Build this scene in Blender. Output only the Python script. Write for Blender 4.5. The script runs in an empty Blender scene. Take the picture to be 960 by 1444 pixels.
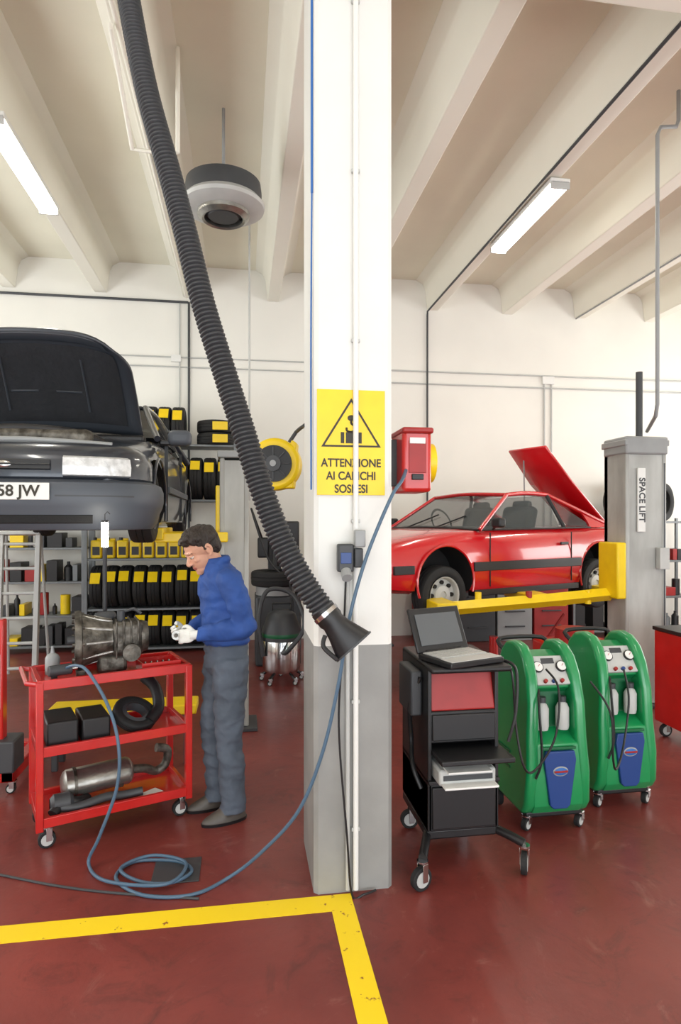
import bpy,bmesh,math,random
from math import sin,cos,pi,radians
from mathutils import Vector,Matrix,noise
from mathutils.bvhtree import BVHTree
random.seed(4)
S=bpy.context.scene
# ---------------------------------------------------------------- materials
def lin(c):
    o=[]
    for v in c[:3]:
        v/=255.0
        o.append(v/12.92 if v<=.04045 else ((v+.055)/1.055)**2.4)
    return (*o,1)
def mat(name,col,rough=.5,metal=0,var=.0,scale=6,bump=0,bscale=40,coat=0,emis=0,col2=None,stretch=None):
    m=bpy.data.materials.new(name);m.use_nodes=True
    nt=m.node_tree;b=nt.nodes['Principled BSDF']
    b.inputs['Base Color'].default_value=lin(col)
    b.inputs['Roughness'].default_value=rough;b.inputs['Metallic'].default_value=metal
    b.inputs['Coat Weight'].default_value=coat;b.inputs['Coat Roughness'].default_value=.08
    tc=nt.nodes.new('ShaderNodeTexCoord')
    src=tc.outputs['Object']
    if stretch:
        mp=nt.nodes.new('ShaderNodeMapping');mp.inputs['Scale'].default_value=stretch
        nt.links.new(src,mp.inputs['Vector']);src=mp.outputs['Vector']
    if var or col2:
        n=nt.nodes.new('ShaderNodeTexNoise');n.inputs['Scale'].default_value=scale;n.inputs['Detail'].default_value=6
        nt.links.new(src,n.inputs['Vector'])
        r=nt.nodes.new('ShaderNodeValToRGB')
        a=lin(col);c=lin(col2) if col2 else tuple([x*(1-var) for x in a[:3]]+[1])
        r.color_ramp.elements[0].position=.35;r.color_ramp.elements[1].position=.68
        r.color_ramp.elements[0].color=c;r.color_ramp.elements[1].color=a
        nt.links.new(n.outputs['Fac'],r.inputs['Fac']);nt.links.new(r.outputs['Color'],b.inputs['Base Color'])
    if bump:
        n=nt.nodes.new('ShaderNodeTexNoise');n.inputs['Scale'].default_value=bscale;n.inputs['Detail'].default_value=4
        nt.links.new(src,n.inputs['Vector'])
        bp=nt.nodes.new('ShaderNodeBump');bp.inputs['Strength'].default_value=bump;bp.inputs['Distance'].default_value=.01
        nt.links.new(n.outputs['Fac'],bp.inputs['Height']);nt.links.new(bp.outputs['Normal'],b.inputs['Normal'])
    if emis:
        b.inputs['Emission Color'].default_value=lin(col);b.inputs['Emission Strength'].default_value=emis
    return m
def glassmat(name,col,alpha=.5):
    m=mat(name,col,.05);b=m.node_tree.nodes['Principled BSDF'];b.inputs['Alpha'].default_value=alpha
    return m
M_wall=mat('wall_paint',(236,234,226),.85,var=.06,scale=.9,bump=.05,bscale=60)
M_ceil=mat('ceiling_concrete_paint',(240,236,218),.9,var=.10,scale=.7,bump=.1,bscale=30)
M_rib=mat('beam_paint',(240,237,224),.85,var=.06,scale=.8)
M_colw=mat('column_white',(228,228,223),.6,var=.04,scale=3,bump=.05,bscale=50)
M_colg=mat('column_grey',(150,150,147),.55,var=.18,scale=4,bump=.05,bscale=50)
M_yel=mat('yellow_paint',(244,208,14),.4,var=.08,scale=8)
M_yelL=mat('line_yellow',(248,214,20),.5,col2=(236,196,24),scale=9)
M_red=mat('red_paint',(198,32,28),.3,coat=.5,var=.15,scale=7)
M_redd=mat('red_dull',(160,32,30),.45,var=.2,scale=6)
M_carred=mat('car_red',(200,20,30),.25,coat=1)
M_cardk=mat('car_dark',(50,55,64),.28,metal=.3,coat=.8)
M_carpl=mat('bumper_plastic',(74,79,87),.5)
M_blk=mat('black_plastic',(26,26,28),.45,var=.1,scale=5)
M_blkm=mat('black_matte',(14,14,15),.8,bump=.3,bscale=90)
M_rub=mat('rubber',(26,26,27),.75,bump=.2,bscale=60)
M_hose=mat('hose_black',(48,49,52),.5)
M_dkg=mat('dark_grey',(62,64,67),.5,var=.1,scale=6)
M_grey=mat('grey_paint',(150,152,152),.45,var=.1,scale=5)
M_lgrey=mat('light_grey',(190,191,188),.45,var=.12,scale=5)
M_post=mat('lift_post_grey',(190,192,188),.5,col2=(154,154,150),scale=4,stretch=(1,1,.3))
M_wht=mat('white_plastic',(226,226,222),.5)
M_alu=mat('aluminium',(170,168,162),.35,metal=.85,var=.3,scale=14,bump=.2,bscale=60)
M_cast=mat('cast_metal',(120,116,108),.5,metal=.7,col2=(60,56,50),scale=16,bump=.4,bscale=50)
M_chr=mat('chrome',(210,210,210),.15,metal=1)
M_grn=mat('green_plastic',(24,140,80),.3,coat=.4,var=.08,scale=4)
M_grnd=mat('green_dark',(12,92,54),.4)
M_blue=mat('blue_panel',(28,62,124),.4)
M_bhose=mat('air_hose_blue',(74,100,122),.45)
M_shelf=mat('shelf_metal',(120,124,126),.45,metal=.5,var=.15,scale=5)
M_lamp=mat('lamp_tube',(255,248,228),.5,emis=10)
M_glass=glassmat('car_glass',(84,92,94),.5)
M_glassd=glassmat('car_glass_dark',(30,35,40),.85)
M_lens=mat('headlight_lens',(236,238,238),.12,var=.35,scale=22,coat=1)
M_scr=mat('laptop_screen',(88,92,96),.15,coat=.5)
M_bluc=mat('blue_cable',(40,100,170),.5)
M_int=mat('car_interior',(44,42,42),.8)
def floor_mat():
    m=bpy.data.materials.new('floor_red_paint');m.use_nodes=True;nt=m.node_tree;b=nt.nodes['Principled BSDF']
    tc=nt.nodes.new('ShaderNodeTexCoord')
    def ns(s,d=8,r=.6,dis=0):
        n=nt.nodes.new('ShaderNodeTexNoise');n.inputs['Scale'].default_value=s;n.inputs['Detail'].default_value=d
        n.inputs['Roughness'].default_value=r;n.inputs['Distortion'].default_value=dis
        nt.links.new(tc.outputs['Object'],n.inputs['Vector']);return n
    n1=ns(.9,8,.6,.4);r1=nt.nodes.new('ShaderNodeValToRGB')
    e=r1.color_ramp.elements;e[0].position=.30;e[0].color=lin((102,46,43));e[1].position=.72;e[1].color=lin((140,64,57))
    nt.links.new(n1.outputs['Fac'],r1.inputs['Fac'])
    n2=ns(4,12,.78,1.6);r2=nt.nodes.new('ShaderNodeValToRGB')
    e=r2.color_ramp.elements;e[0].position=.52;e[0].color=(0,0,0,1);e[1].position=.72;e[1].color=(.7,.7,.7,1)
    nt.links.new(n2.outputs['Fac'],r2.inputs['Fac'])
    mx=nt.nodes.new('ShaderNodeMixRGB');mx.inputs[2].default_value=lin((72,40,37))
    nt.links.new(r2.outputs['Color'],mx.inputs[0]);nt.links.new(r1.outputs['Color'],mx.inputs[1])
    n4=ns(2.6,10,.7,2.5);r4=nt.nodes.new('ShaderNodeValToRGB')
    e=r4.color_ramp.elements;e[0].position=.58;e[0].color=(0,0,0,1);e[1].position=.78;e[1].color=(.35,.35,.35,1)
    nt.links.new(n4.outputs['Fac'],r4.inputs['Fac'])
    mx2=nt.nodes.new('ShaderNodeMixRGB');mx2.inputs[2].default_value=lin((186,140,128))
    nt.links.new(r4.outputs['Color'],mx2.inputs[0]);nt.links.new(mx.outputs[0],mx2.inputs[1])
    nt.links.new(mx2.outputs[0],b.inputs['Base Color'])
    n3=ns(2.2,6);r3=nt.nodes.new('ShaderNodeMapRange');r3.inputs[3].default_value=.20;r3.inputs[4].default_value=.52
    nt.links.new(n3.outputs['Fac'],r3.inputs[0]);nt.links.new(r3.outputs[0],b.inputs['Roughness'])
    bp=nt.nodes.new('ShaderNodeBump');bp.inputs['Strength'].default_value=.15;bp.inputs['Distance'].default_value=.01
    nt.links.new(ns(14,5).outputs['Fac'],bp.inputs['Height']);nt.links.new(bp.outputs['Normal'],b.inputs['Normal'])
    return m
M_floor=floor_mat()
def worn(m):
    nt=m.node_tree;b=nt.nodes['Principled BSDF'];tc=nt.nodes.new('ShaderNodeTexCoord')
    n=nt.nodes.new('ShaderNodeTexNoise');n.inputs['Scale'].default_value=14;n.inputs['Detail'].default_value=9;n.inputs['Roughness'].default_value=.65
    nt.links.new(tc.outputs['Object'],n.inputs['Vector'])
    r=nt.nodes.new('ShaderNodeValToRGB');e=r.color_ramp.elements
    e[0].position=.62;e[0].color=lin((246,212,24));e[1].position=.655;e[1].color=lin((150,84,44))
    nt.links.new(n.outputs['Fac'],r.inputs['Fac']);nt.links.new(r.outputs['Color'],b.inputs['Base Color'])
worn(M_yelL)
# ---------------------------------------------------------------- geometry helpers
def empty(name,loc=(0,0,0),rz=0):
    e=bpy.data.objects.new(name,None);e.empty_display_size=.1;e.location=loc;e.rotation_euler=(0,0,rz)
    S.collection.objects.link(e);return e
def mk(name,V,F,m,par=None,loc=(0,0,0),rot=(0,0,0),smooth=True,ang=38,bevel=0,seg=3):
    me=bpy.data.meshes.new(name);me.from_pydata([tuple(v) for v in V],[],F);me.validate()
    bm=bmesh.new();bm.from_mesh(me);bmesh.ops.recalc_face_normals(bm,faces=bm.faces);bm.to_mesh(me);bm.free()
    if smooth:
        me.shade_smooth();me.set_sharp_from_angle(angle=radians(ang))
    me.materials.append(m)
    o=bpy.data.objects.new(name,me);S.collection.objects.link(o)
    o.location=loc;o.rotation_euler=rot;o.parent=par
    if bevel:
        b=o.modifiers.new('bevel','BEVEL');b.width=bevel;b.segments=seg;b.limit_method='ANGLE';b.angle_limit=radians(30)
    return o
def box(name,c,s,m,par=None,rot=(0,0,0),bevel=.004,seg=2):
    x,y,z=[a/2 for a in s]
    V=[(i,j,k) for i in(-x,x) for j in(-y,y) for k in(-z,z)]
    F=[(0,1,3,2),(4,6,7,5),(0,4,5,1),(2,3,7,6),(0,2,6,4),(1,5,7,3)]
    return mk(name,V,F,m,par,c,rot,smooth=True,bevel=min(bevel,min(s)*.45),seg=seg)
def bx(name,x0,x1,y0,y1,z0,z1,m,par=None,bevel=.004):
    return box(name,((x0+x1)/2,(y0+y1)/2,(z0+z1)/2),(abs(x1-x0),abs(y1-y0),abs(z1-z0)),m,par,bevel=bevel)
def cr(P,n):
    P=[tuple(p) for p in P];out=[];L=len(P)
    for i in range(L-1):
        p0=P[max(i-1,0)];p1=P[i];p2=P[i+1];p3=P[min(i+2,L-1)]
        for k in range(n):
            t=k/n
            out.append(tuple(.5*((2*b)+(-a+c)*t+(2*a-5*b+4*c-d)*t*t+(-a+3*b-3*c+d)*t**3) for a,b,c,d in zip(p0,p1,p2,p3)))
    out.append(P[-1]);return out
def sweepd(pts,rad,n=12,cap=True,up=None):
    pts=[Vector(p) for p in pts];N=len(pts);V=[];F=[]
    if not hasattr(rad,'__len__'): rad=[rad]*N
    t0=(pts[1]-pts[0]).normalized()
    a=Vector(up) if up else (Vector((0,0,1)) if abs(t0.z)<.9 else Vector((1,0,0)))
    u=(a-t0*a.dot(t0)).normalized()
    for i in range(N):
        t=(pts[min(i+1,N-1)]-pts[max(i-1,0)]).normalized()
        u=(u-t*u.dot(t)).normalized();w=t.cross(u)
        r=rad[i];ra,rb=(r if hasattr(r,'__len__') else (r,r))
        for k in range(n):
            an=2*pi*k/n;V.append(pts[i]+u*(cos(an)*ra)+w*(sin(an)*rb))
    for i in range(N-1):
        for k in range(n):
            k2=(k+1)%n;F.append((i*n+k,i*n+k2,(i+1)*n+k2,(i+1)*n+k))
    if cap: F.append(tuple(range(n-1,-1,-1)));F.append(tuple((N-1)*n+k for k in range(n)))
    return V,F
def tube(name,pts,r,m,par=None,n=10,sm=0,loc=(0,0,0),rot=(0,0,0)):
    if sm: pts=cr(pts,sm)
    V,F=sweepd(pts,r,n);return mk(name,V,F,m,par,loc,rot)
def cyl(name,a,b,r,m,par=None,n=24,r2=None,bevel=0):
    V,F=sweepd([a,b],[r,r if r2 is None else r2],n);return mk(name,V,F,m,par,bevel=bevel,seg=2)
def lathe(name,prof,m,par=None,loc=(0,0,0),axis='Y',n=32,rot=(0,0,0),closed=False):
    V=[];F=[];L=len(prof)
    for i in range(n):
        a=2*pi*i/n
        for h,r in prof:
            if axis=='Y': V.append((r*cos(a),h,r*sin(a)))
            elif axis=='X': V.append((h,r*cos(a),r*sin(a)))
            else: V.append((r*cos(a),r*sin(a),h))
    for i in range(n):
        j=(i+1)%n
        for k in range(L if closed else L-1):
            k2=(k+1)%L;F.append((i*L+k,j*L+k,j*L+k2,i*L+k2))
    return mk(name,V,F,m,par,loc,rot)
def extr(name,poly,axis,a,b,m,par=None,bevel=0,loc=(0,0,0),rot=(0,0,0),seg=3):
    V=[]
    for h in(a,b):
        for p,q in poly:
            V.append({'X':(h,p,q),'Y':(p,h,q),'Z':(p,q,h)}[axis])
    n=len(poly);F=[tuple(range(n)),tuple(range(2*n-1,n-1,-1))]
    for k in range(n): F.append((k,(k+1)%n,n+(k+1)%n,n+k))
    return mk(name,V,F,m,par,loc,rot,bevel=bevel,seg=seg)
def txt(name,s,size,m,par,loc,rot=(pi/2,0,0),ext=.0008,sx=1):
    c=bpy.data.curves.new(name,'FONT');c.body=s;c.size=size;c.align_x='CENTER';c.align_y='CENTER';c.extrude=ext;c.offset=size*.022
    o=bpy.data.objects.new(name,c);S.collection.objects.link(o);c.materials.append(m)
    o.location=loc;o.rotation_euler=rot;o.scale=(sx,1,1);o.parent=par;return o
def ellip(c,r,n=24,m=14,R=None):
    V=[];F=[]
    for i in range(m+1):
        th=pi*i/m
        for k in range(n):
            ph=2*pi*k/n;v=Vector((r[0]*sin(th)*cos(ph),r[1]*sin(th)*sin(ph),r[2]*cos(th)))
            if R: v=R@v
            V.append(v+Vector(c))
    for i in range(m):
        for k in range(n):
            k2=(k+1)%n;F.append((i*n+k,i*n+k2,(i+1)*n+k2,(i+1)*n+k))
    return V,F
def sph(name,c,r,m,par=None,R=None,n=20):
    if not hasattr(r,'__len__'): r=(r,r,r)
    V,F=ellip(c,r,n,12,R);return mk(name,V,F,m,par)
def tyre(name,par,loc,R=.29,w=.18,axis='Y',m=M_rub,rot=(0,0,0),n=36):
    h=w/2
    prof=[(-h*.75,R*.62),(-h*.98,R*.72),(-h,R*.84),(-h*.9,R*.95),(-h*.72,R*.99),(-h*.3,R),(-h*.27,R*.975),(-h*.22,R*.975),(-h*.18,R),
          (h*.18,R),(h*.22,R*.975),(h*.27,R*.975),(h*.3,R),(h*.72,R*.99),(h*.9,R*.95),(h,R*.84),(h*.98,R*.72),(h*.75,R*.62)]
    return lathe(name,prof,m,par,loc,axis,n,rot,closed=True)
def caster(par,x,y,r=.05,nm='caster',ang=0,h=None):
    h=h or 2*r+.03
    dx,dy=cos(ang),sin(ang);c=Vector((x,y,r));ax=Vector((-dy,dx,0))*.015
    cyl(nm+'_wheel',c-ax,c+ax,r,M_rub,par,20,bevel=.003)
    cyl(nm+'_hub',c-ax*1.15,c+ax*1.15,r*.68,M_lgrey,par,16)
    for s in(-1,1):
        p=c+ax*1.5*s
        box(nm+'_fork',(p.x+.01*dx,p.y+.01*dy,r+.03),(.03,.003,h-r),M_chr,par,rot=(0,0,ang),bevel=.001)
    cyl(nm+'_plate',(x+.01*dx,y+.01*dy,h-.008),(x+.01*dx,y+.01*dy,h),.028,M_chr,par,16)
# ---------------------------------------------------------------- room
YW=9.29;YF=-8
bx('floor',-6,9.5,YF,YW+.2,-.12,0,M_floor,bevel=0)
bx('wall_back',-6.2,9.7,YW,YW+.2,0,5.45,M_wall,bevel=0)
bx('wall_left',-6.2,-6,YF,YW,0,5.45,M_wall,bevel=0)
bx('wall_right',9.5,9.7,YF,YW,0,5.45,M_wall,bevel=0)
bx('ceiling',-6.2,9.7,YF,YW+.2,5.45,5.6,M_ceil,bevel=0)
for k in range(-4,8):
    X=.45+1.22*k
    pol=[(X-.085,5.0),(X+.085,5.0),(X+.12,5.3),(X+.16,5.39),(X+.27,5.452),(X-.27,5.452),(X-.16,5.39),(X-.12,5.3)]
    extr('ceiling_beam',pol,'Y',YF,YW,M_rib,bevel=.012)
bx('ceiling_girder',-6,9.5,2.92,3.40,4.8,5.452,M_rib,bevel=.02)
col=empty('column',(0,0,0))
def colpoly(b=.0): return [(.3307-b,2.906-b+.02),(.3307-b+.02,2.906-b),(.7053+b-.02,2.906-b),(.7053+b,2.906-b+.02),(.7053+b,3.40+b),(.3307-b,3.40+b)]
extr('column_upper',colpoly(),'Z',1.163,4.8,M_colw,col)
extr('column_lower',colpoly(.001),'Z',0,1.163,M_colg,col)
cyl('conduit_main',(.525,2.888,.02),(.525,2.888,4.79),.013,M_wht,col,12)
cyl('conduit_side',(.487,2.89,.02),(.487,2.89,1.5),.010,M_lgrey,col,12)
for z in(.3,.9,1.75,2.6,3.4,4.2): box('conduit_clip',(.525,2.895,z),(.04,.02,.018),M_lgrey,col)
cyl('blue_cable',(.322,2.93,3.3),(.322,2.93,4.78),.006,M_bluc,col,8)
tube('blue_cable_low',[(.322,2.93,3.3),(.320,2.95,2.6),(.322,2.96,1.9)],.004,M_bluc,col,8,6)
box('blue_cable_tie',(.322,2.925,4.3),(.03,.02,.05),M_blue,col)
sg=empty('warning_sign',(.505,2.900,2.121))
box('plate',(0,0,0),(.325,.004,.496),M_yel,sg,bevel=.001)
ink=mat('sign_ink',(40,34,14),.5)
P=[]
for R in(.165,.146):
    for a in(90,210,330): P.append((R*cos(radians(a)),-.0035,.055+R*sin(radians(a))*.93))
mk('triangle',P,[(0,1,4,3),(1,2,5,4),(2,0,3,5)],ink,sg,smooth=False)
box('load_block',(0,-.003,.022),(.10,.002,.052),ink,sg,bevel=0)
for x in(-.03,.03): box('load_strap',(x,-.0042,.022),(.007,.002,.052),M_yel,sg,bevel=0)
tube('hook',[(-.022,-.003,.07),(-.02,-.003,.055),(0,-.003,.05),(.02,-.003,.062),(.012,-.003,.08),(0,-.003,.09),(0,-.003,.11)],.005,ink,sg,8,5)
sph('hook_block',(0,-.003,.115),(.018,.002,.014),ink,sg)
for i,s in enumerate(['ATTENZIONE','AI CARICHI','SOSPESI']): txt('text_%d'%(i+1),s,.054,ink,sg,(0,-.0035,-.098-.061*i),sx=.86)
so=empty('power_socket_box',(.47,2.86,1.58))
box('box_a',(.0,0,0),(.075,.05,.13),M_dkg,so,bevel=.008)
box('label',(0,-.027,.0),(.05,.004,.05),M_blue,so)
cyl('outlet',(0,-.02,-.06),(0,-.055,-.09),.024,M_grey,so,18)
box('box_b',(.065,-.015,.09),(.05,.045,.08),M_grey,so,bevel=.006)
box('box_c',(.06,-.01,-.0),(.04,.04,.09),M_dkg,so,bevel=.006)
extr('floor_line_marking',[(-6,2.77),(.50,2.77),(.50,2.89),(-6,2.89)],'Z',0,.002,M_yelL)
extr('floor_line_marking',[(.395,-2.9),(.50,-2.9),(.50,2.77),(.395,2.77)],'Z',0,.002,M_yelL)
bx('floor_drain_cover',-.44,-.21,3.1,3.32,0,.006,M_dkg)
# ---------------------------------------------------------------- lamps
def tubelamp(x,y0,y1,z=4.93):
    e=empty('fluorescent_lamp',(x,(y0+y1)/2,z));L=y1-y0
    box('housing',(0,0,.035),(.2,L,.05),M_wht,e,bevel=.01)
    extr('diffuser',[(-.095,.01),(-.07,-.045),(.07,-.045),(.095,.01)],'Y',-L/2+.02,L/2-.02,M_lamp,e,bevel=.008)
    for s in(-1,1): box('end_cap',(0,s*(L/2-.01),-.008),(.19,.02,.07),M_lgrey,e)
    l=bpy.data.lights.new('lamp_light','AREA');l.shape='RECTANGLE';l.size=.12;l.size_y=L;l.energy=25;l.color=(1,.96,.88)
    o=bpy.data.objects.new('lamp_light',l);S.collection.objects.link(o);o.parent=e;o.location=(0,0,-.055)
tubelamp(2.96,5.49,6.95);tubelamp(-1.96,5.27,6.78)
tubelamp(2.93,.6,2.0);tubelamp(-1.96,.6,2.0);tubelamp(6.6,5.4,6.9)
tube('ceiling_conduit',[(-.80,YF,4.97),(-.80,4.9,4.97),(-.80,9.2,4.97)],.02,M_rib)
tube('ceiling_conduit',[(2.80,YF,4.97),(2.80,YW-.04,4.97),(2.80,YW-.03,4.90),(2.80,YW-.03,2.0)],.014,M_dkg)
tube('ceiling_conduit',[(5.25,YF,4.98),(5.25,YW-.04,4.98)],.012,M_grey)
tube('ceiling_pipe_bracket',[(-.84,4.2,4.95),(-.84,4.2,4.93),(-.84,5.0,4.62),(-.55,5.0,4.60),(-.50,5.0,4.62),(-.50,5.0,5.44)],.018,M_rib,None,10)
wc=empty('wall_conduit',(0,0,0));y=YW-.02
for z in(4.05,3.86): cyl('run',(1.0,y,z),(8.5,y,z),.012,M_lgrey,wc,8)
for z in(4.12,3.98): cyl('run',(-4,y,z),(1.2,y,z),.01,M_lgrey,wc,8)
cyl('run_top',(-5.9,y,4.92),(-.78,y,4.92),.018,M_dkg,wc,8)
for x in(4.72,4.84): cyl('drop',(x,y,1.2),(x,y,4.0),.012,M_lgrey,wc,8)
box('junction',(4.78,y,3.98),(.2,.05,.12),M_wht,wc)
cyl('drop_dark',(-.77,y,1.6),(-.77,y,4.92),.016,M_dkg,wc,8)
cyl('drop_light',(-.9,y,3.0),(-.9,y,4.9),.01,M_lgrey,wc,8)
box('junction',(-.95,y,4.1),(.14,.05,.1),M_wht,wc)
cyl('hanging_rod',(.08,7.6,2.0),(.08,7.6,5.45),.012,M_lgrey,None,8)
fan=empty('ceiling_fan_unit',(-.17,5.69,4.62))
lathe('drum',[(-.02,.30),(.0,.335),(.07,.34),(.15,.33),(.16,.30),(.16,.0)],M_dkg,fan,axis='Z',n=48)
lathe('ring',[(.0,.335),(-.04,.37),(-.07,.36),(-.10,.30),(-.11,.22),(-.07,.19),(-.02,.2)],M_lgrey,fan,axis='Z',n=48)
lathe('skirt',[(.02,.15),(-.13,.15),(-.15,.13),(-.15,.0)],M_dkg,fan,axis='Z',n=32)
for i in range(9):
    a=i*2*pi/9;box('blade',(cos(a)*.15,sin(a)*.15,-.10),(.14,.06,.006),M_blk,fan,rot=(.6,0,a),bevel=.001)
lathe('collar',[(-.09,.235),(-.14,.23),(-.17,.19),(-.16,.17),(-.1,.19)],M_alu,fan,axis='Z',n=40)
cyl('rod',(0,0,.15),(0,0,.83),.014,M_grey,fan,8)
# ---------------------------------------------------------------- exhaust hose
eh=empty('exhaust_extraction_hose',(0,0,0))
P=cr([(-.63,3.27,4.80),(-.571,3.227,4.41),(-.467,3.14,3.867),(-.349,3.071,3.426),(-.265,3.017,3.103),(-.18,2.964,2.755),(-.078,2.917,2.419),(.005,2.873,2.153),(.084,2.83,1.894),(.175,2.785,1.655),(.268,2.74,1.478),(.362,2.716,1.342)],60)
pts=[Vector(p) for p in P];acc=[0]
for a,b in zip(pts,pts[1:]): acc.append(acc[-1]+(b-a).length)
tot=acc[-1];pitch=.021;nr=int(tot/pitch)*4;Q=[];R=[];j=0
for i in range(nr+1):
    s=tot*i/nr
    while j<len(acc)-2 and acc[j+1]<s: j+=1
    t=(s-acc[j])/(acc[j+1]-acc[j]+1e-9);Q.append(pts[j].lerp(pts[j+1],t))
    R.append([.046,.053,.057,.053][i%4])
V,F=sweepd(Q,R,24);mk('corrugated_tube',V,F,M_hose,eh,ang=80)
cyl('ceiling_flange',(-.63,3.27,4.8),(-.62,3.265,4.72),.085,M_dkg,eh)
a=Vector((.362,2.716,1.342));d=(Vector((.49,2.672,1.19))-a).normalized()
V,F=sweepd([a-d*.03,a+d*.03,a+d*.045,a+d*.09,a+d*.185],[.056,.058,.052,(.055,.062),(.045,.095)],24,up=(0,1,0));mk('nozzle',V,F,M_blk,eh)
V,F=sweepd([a+d*.18,a+d*.188],[(.048,.098)]*2,24,up=(0,1,0));mk('nozzle_lip',V,F,M_dkg,eh)
cyl('clamp',a-d*.01,a+d*.008,.061,M_chr,eh)
tube('handle',[a+d*.05+Vector((-.04,-.02,-.05)),a+d*.1+Vector((-.08,-.02,-.06)),a+d*.16+Vector((-.06,-.02,-.07))],.01,M_blk,eh,8,5)
# ---------------------------------------------------------------- air hose
HP=[(.793,2.985,2.0),(.74,2.86,1.94),(.667,2.79,1.85),(.551,2.788,1.573),(.471,2.79,1.282),(.433,2.807,1.024),(.362,2.838,.694),(.255,2.89,.406),(.093,3.0,.175),(-.059,3.086,.02),(-.236,2.978,.01),(-.464,3.014,.01),(-.612,3.177,.01),(-.545,3.314,.01),(-.33,3.28,.012),(-.25,3.17,.016),(-.342,3.075,.02),(-.495,3.114,.02),(-.6,3.238,.024),(-.46,3.335,.024),(-.283,3.227,.028),(-.36,3.05,.03),(-.647,3.138,.02),(-.77,3.316,.02),(-.715,3.30,.157),(-.627,3.287,.408),(-.62,3.286,.622),(-.683,3.346,.805),(-.805,3.466,.95),(-.88,3.53,.975),(-.955,3.62,.945)]
tube('air_hose',HP,.0085,M_bhose,None,10,8)
tube('floor_cable',[(-1.6,3.5,.006),(-1.18,3.3,.006),(-.88,3.16,.006),(-.605,3.06,.006),(-.2,2.95,.006)],.006,M_dkg,None,8,8)
tube('floor_cable',[(.47,2.84,1.5),(.46,2.85,1.2),(.44,2.86,.8),(.475,2.84,.3),(.5,2.85,.02),(.56,2.856,.012),(.62,2.88,.012)],.005,M_blk,None,8,8)
# ---------------------------------------------------------------- hose reels
hr=empty('hose_reel',(.856,3.12,2.05))
box('housing',(0,0,0),(.15,.24,.31),M_red,hr,bevel=.02,seg=3)
box('housing_top',(0,-.01,.15),(.16,.26,.03),M_redd,hr,bevel=.01)
cyl('spool_side',(.075,0,-.0),(.11,0,0),.1,M_yel,hr);cyl('hub',(.11,0,0),(.13,0,0),.03,M_blk,hr)
box('front_slot',(0,-.121,.02),(.09,.006,.16),M_redd,hr);box('latch',(.0,-.125,-.08),(.06,.01,.03),M_blk,hr)
box('label',(.0,-.124,.1),(.08,.004,.03),M_wht,hr)
bx('bracket',-.148,-.07,.0,.06,-.12,.12,M_dkg,hr)
hr2=empty('hose_reel',(.19,3.66,2.08));hr2.rotation_euler=(0,0,radians(-12))
cyl('case',(0,-.07,0),(0,.07,0),.15,M_yel,hr2,40,bevel=.02)
cyl('spool',(0,-.085,0),(0,-.069,0),.105,M_blk,hr2,36);cyl('hub',(0,-.1,0),(0,-.08,0),.045,M_dkg,hr2);cyl('hub_cap',(0,-.105,0),(0,-.098,0),.018,M_grey,hr2)
for i in range(8):
    an=i*pi/4;box('spoke',(cos(an)*.07,-.088,sin(an)*.07),(.05,.006,.008),M_dkg,hr2,rot=(0,-an,0))
extr('foot',[(-.02,-.14),(.11,-.14),(.13,.12),(.1,.14)],'Y',-.05,.05,M_yel,hr2,bevel=.008)
tube('bracket',[(.08,0,.13),(.12,.0,.19),(.16,-.14,.19),(.20,-.255,.19)],.011,M_dkg,hr2)
# ---------------------------------------------------------------- cars
def section(w,zb,zt,crown=.02):
    h=zt-zb
    half=[(0,zb),(.45*w,zb),(.82*w,zb),(.95*w,zb+.04),(.985*w,zb+.2*h),(w,zb+.42*h),(.99*w,zb+.62*h),(.965*w,zb+.8*h),(.93*w,zb+.92*h),(.86*w,zt-.004),(.5*w,zt+crown*.8),(0,zt+crown)]
    return half+[(-y,z) for y,z in half[-2:0:-1]]
def car_shell(name,par,st,m,arches,rw,arch_r,zc):
    st=cr(st,4);V=[];F=[];n=None
    for x,w,zb,zt in st:
        s=section(w,zb,zt);n=len(s)
        for y,z in s: V.append((x,y,z))
    for i in range(len(st)-1):
        for k in range(n):
            k2=(k+1)%n;F.append((i*n+k,i*n+k2,(i+1)*n+k2,(i+1)*n+k))
    F.append(tuple(range(n)));F.append(tuple((len(st)-1)*n+k for k in range(n)))
    o=mk(name,V,F,m,par);cut=[]
    for ax in arches:
        for s in(-1,1):
            V,F=sweepd([(ax,s*.52,zc),(ax,s*1.1,zc)],arch_r,40)
            c=mk('cutter',V,F,M_blkm,par);cut.append(c)
            md=o.modifiers.new('b','BOOLEAN');md.object=c;md.operation='DIFFERENCE';md.solver='EXACT'
            try: md.material_mode='TRANSFER'
            except Exception: pass
    bpy.context.view_layer.update()
    dg=bpy.context.evaluated_depsgraph_get();me=bpy.data.meshes.new_from_object(o.evaluated_get(dg))
    o.modifiers.clear();o.data=me
    me.shade_smooth();me.set_sharp_from_angle(angle=radians(35))
    for c in cut: bpy.data.objects.remove(c)
    return o
def wheel(par,x,y,z,R=.29,w=.18,rimm=None,sd=1):
    tyre('tyre',par,(x,y,z),R,w)
    rr=R*.64;o=sd*w/2
    lathe('rim',[(o*.95,rr),(o*.85,rr*.93),(o*.35,rr*.86),(o*.3,rr*.6),(o*.62,rr*.5),(o*.7,rr*.22),(o*.55,rr*.2),(o*.55,0)],rimm or M_alu,par,(x,y,z),n=32)
    for i in range(8):
        a=i*pi/4;cyl('rim_slot',(x+cos(a)*rr*.68,y+o*.3,z+sin(a)*rr*.68),(x+cos(a)*rr*.68,y+o*.55,z+sin(a)*rr*.68),rr*.11,M_blkm,par,10)
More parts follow.
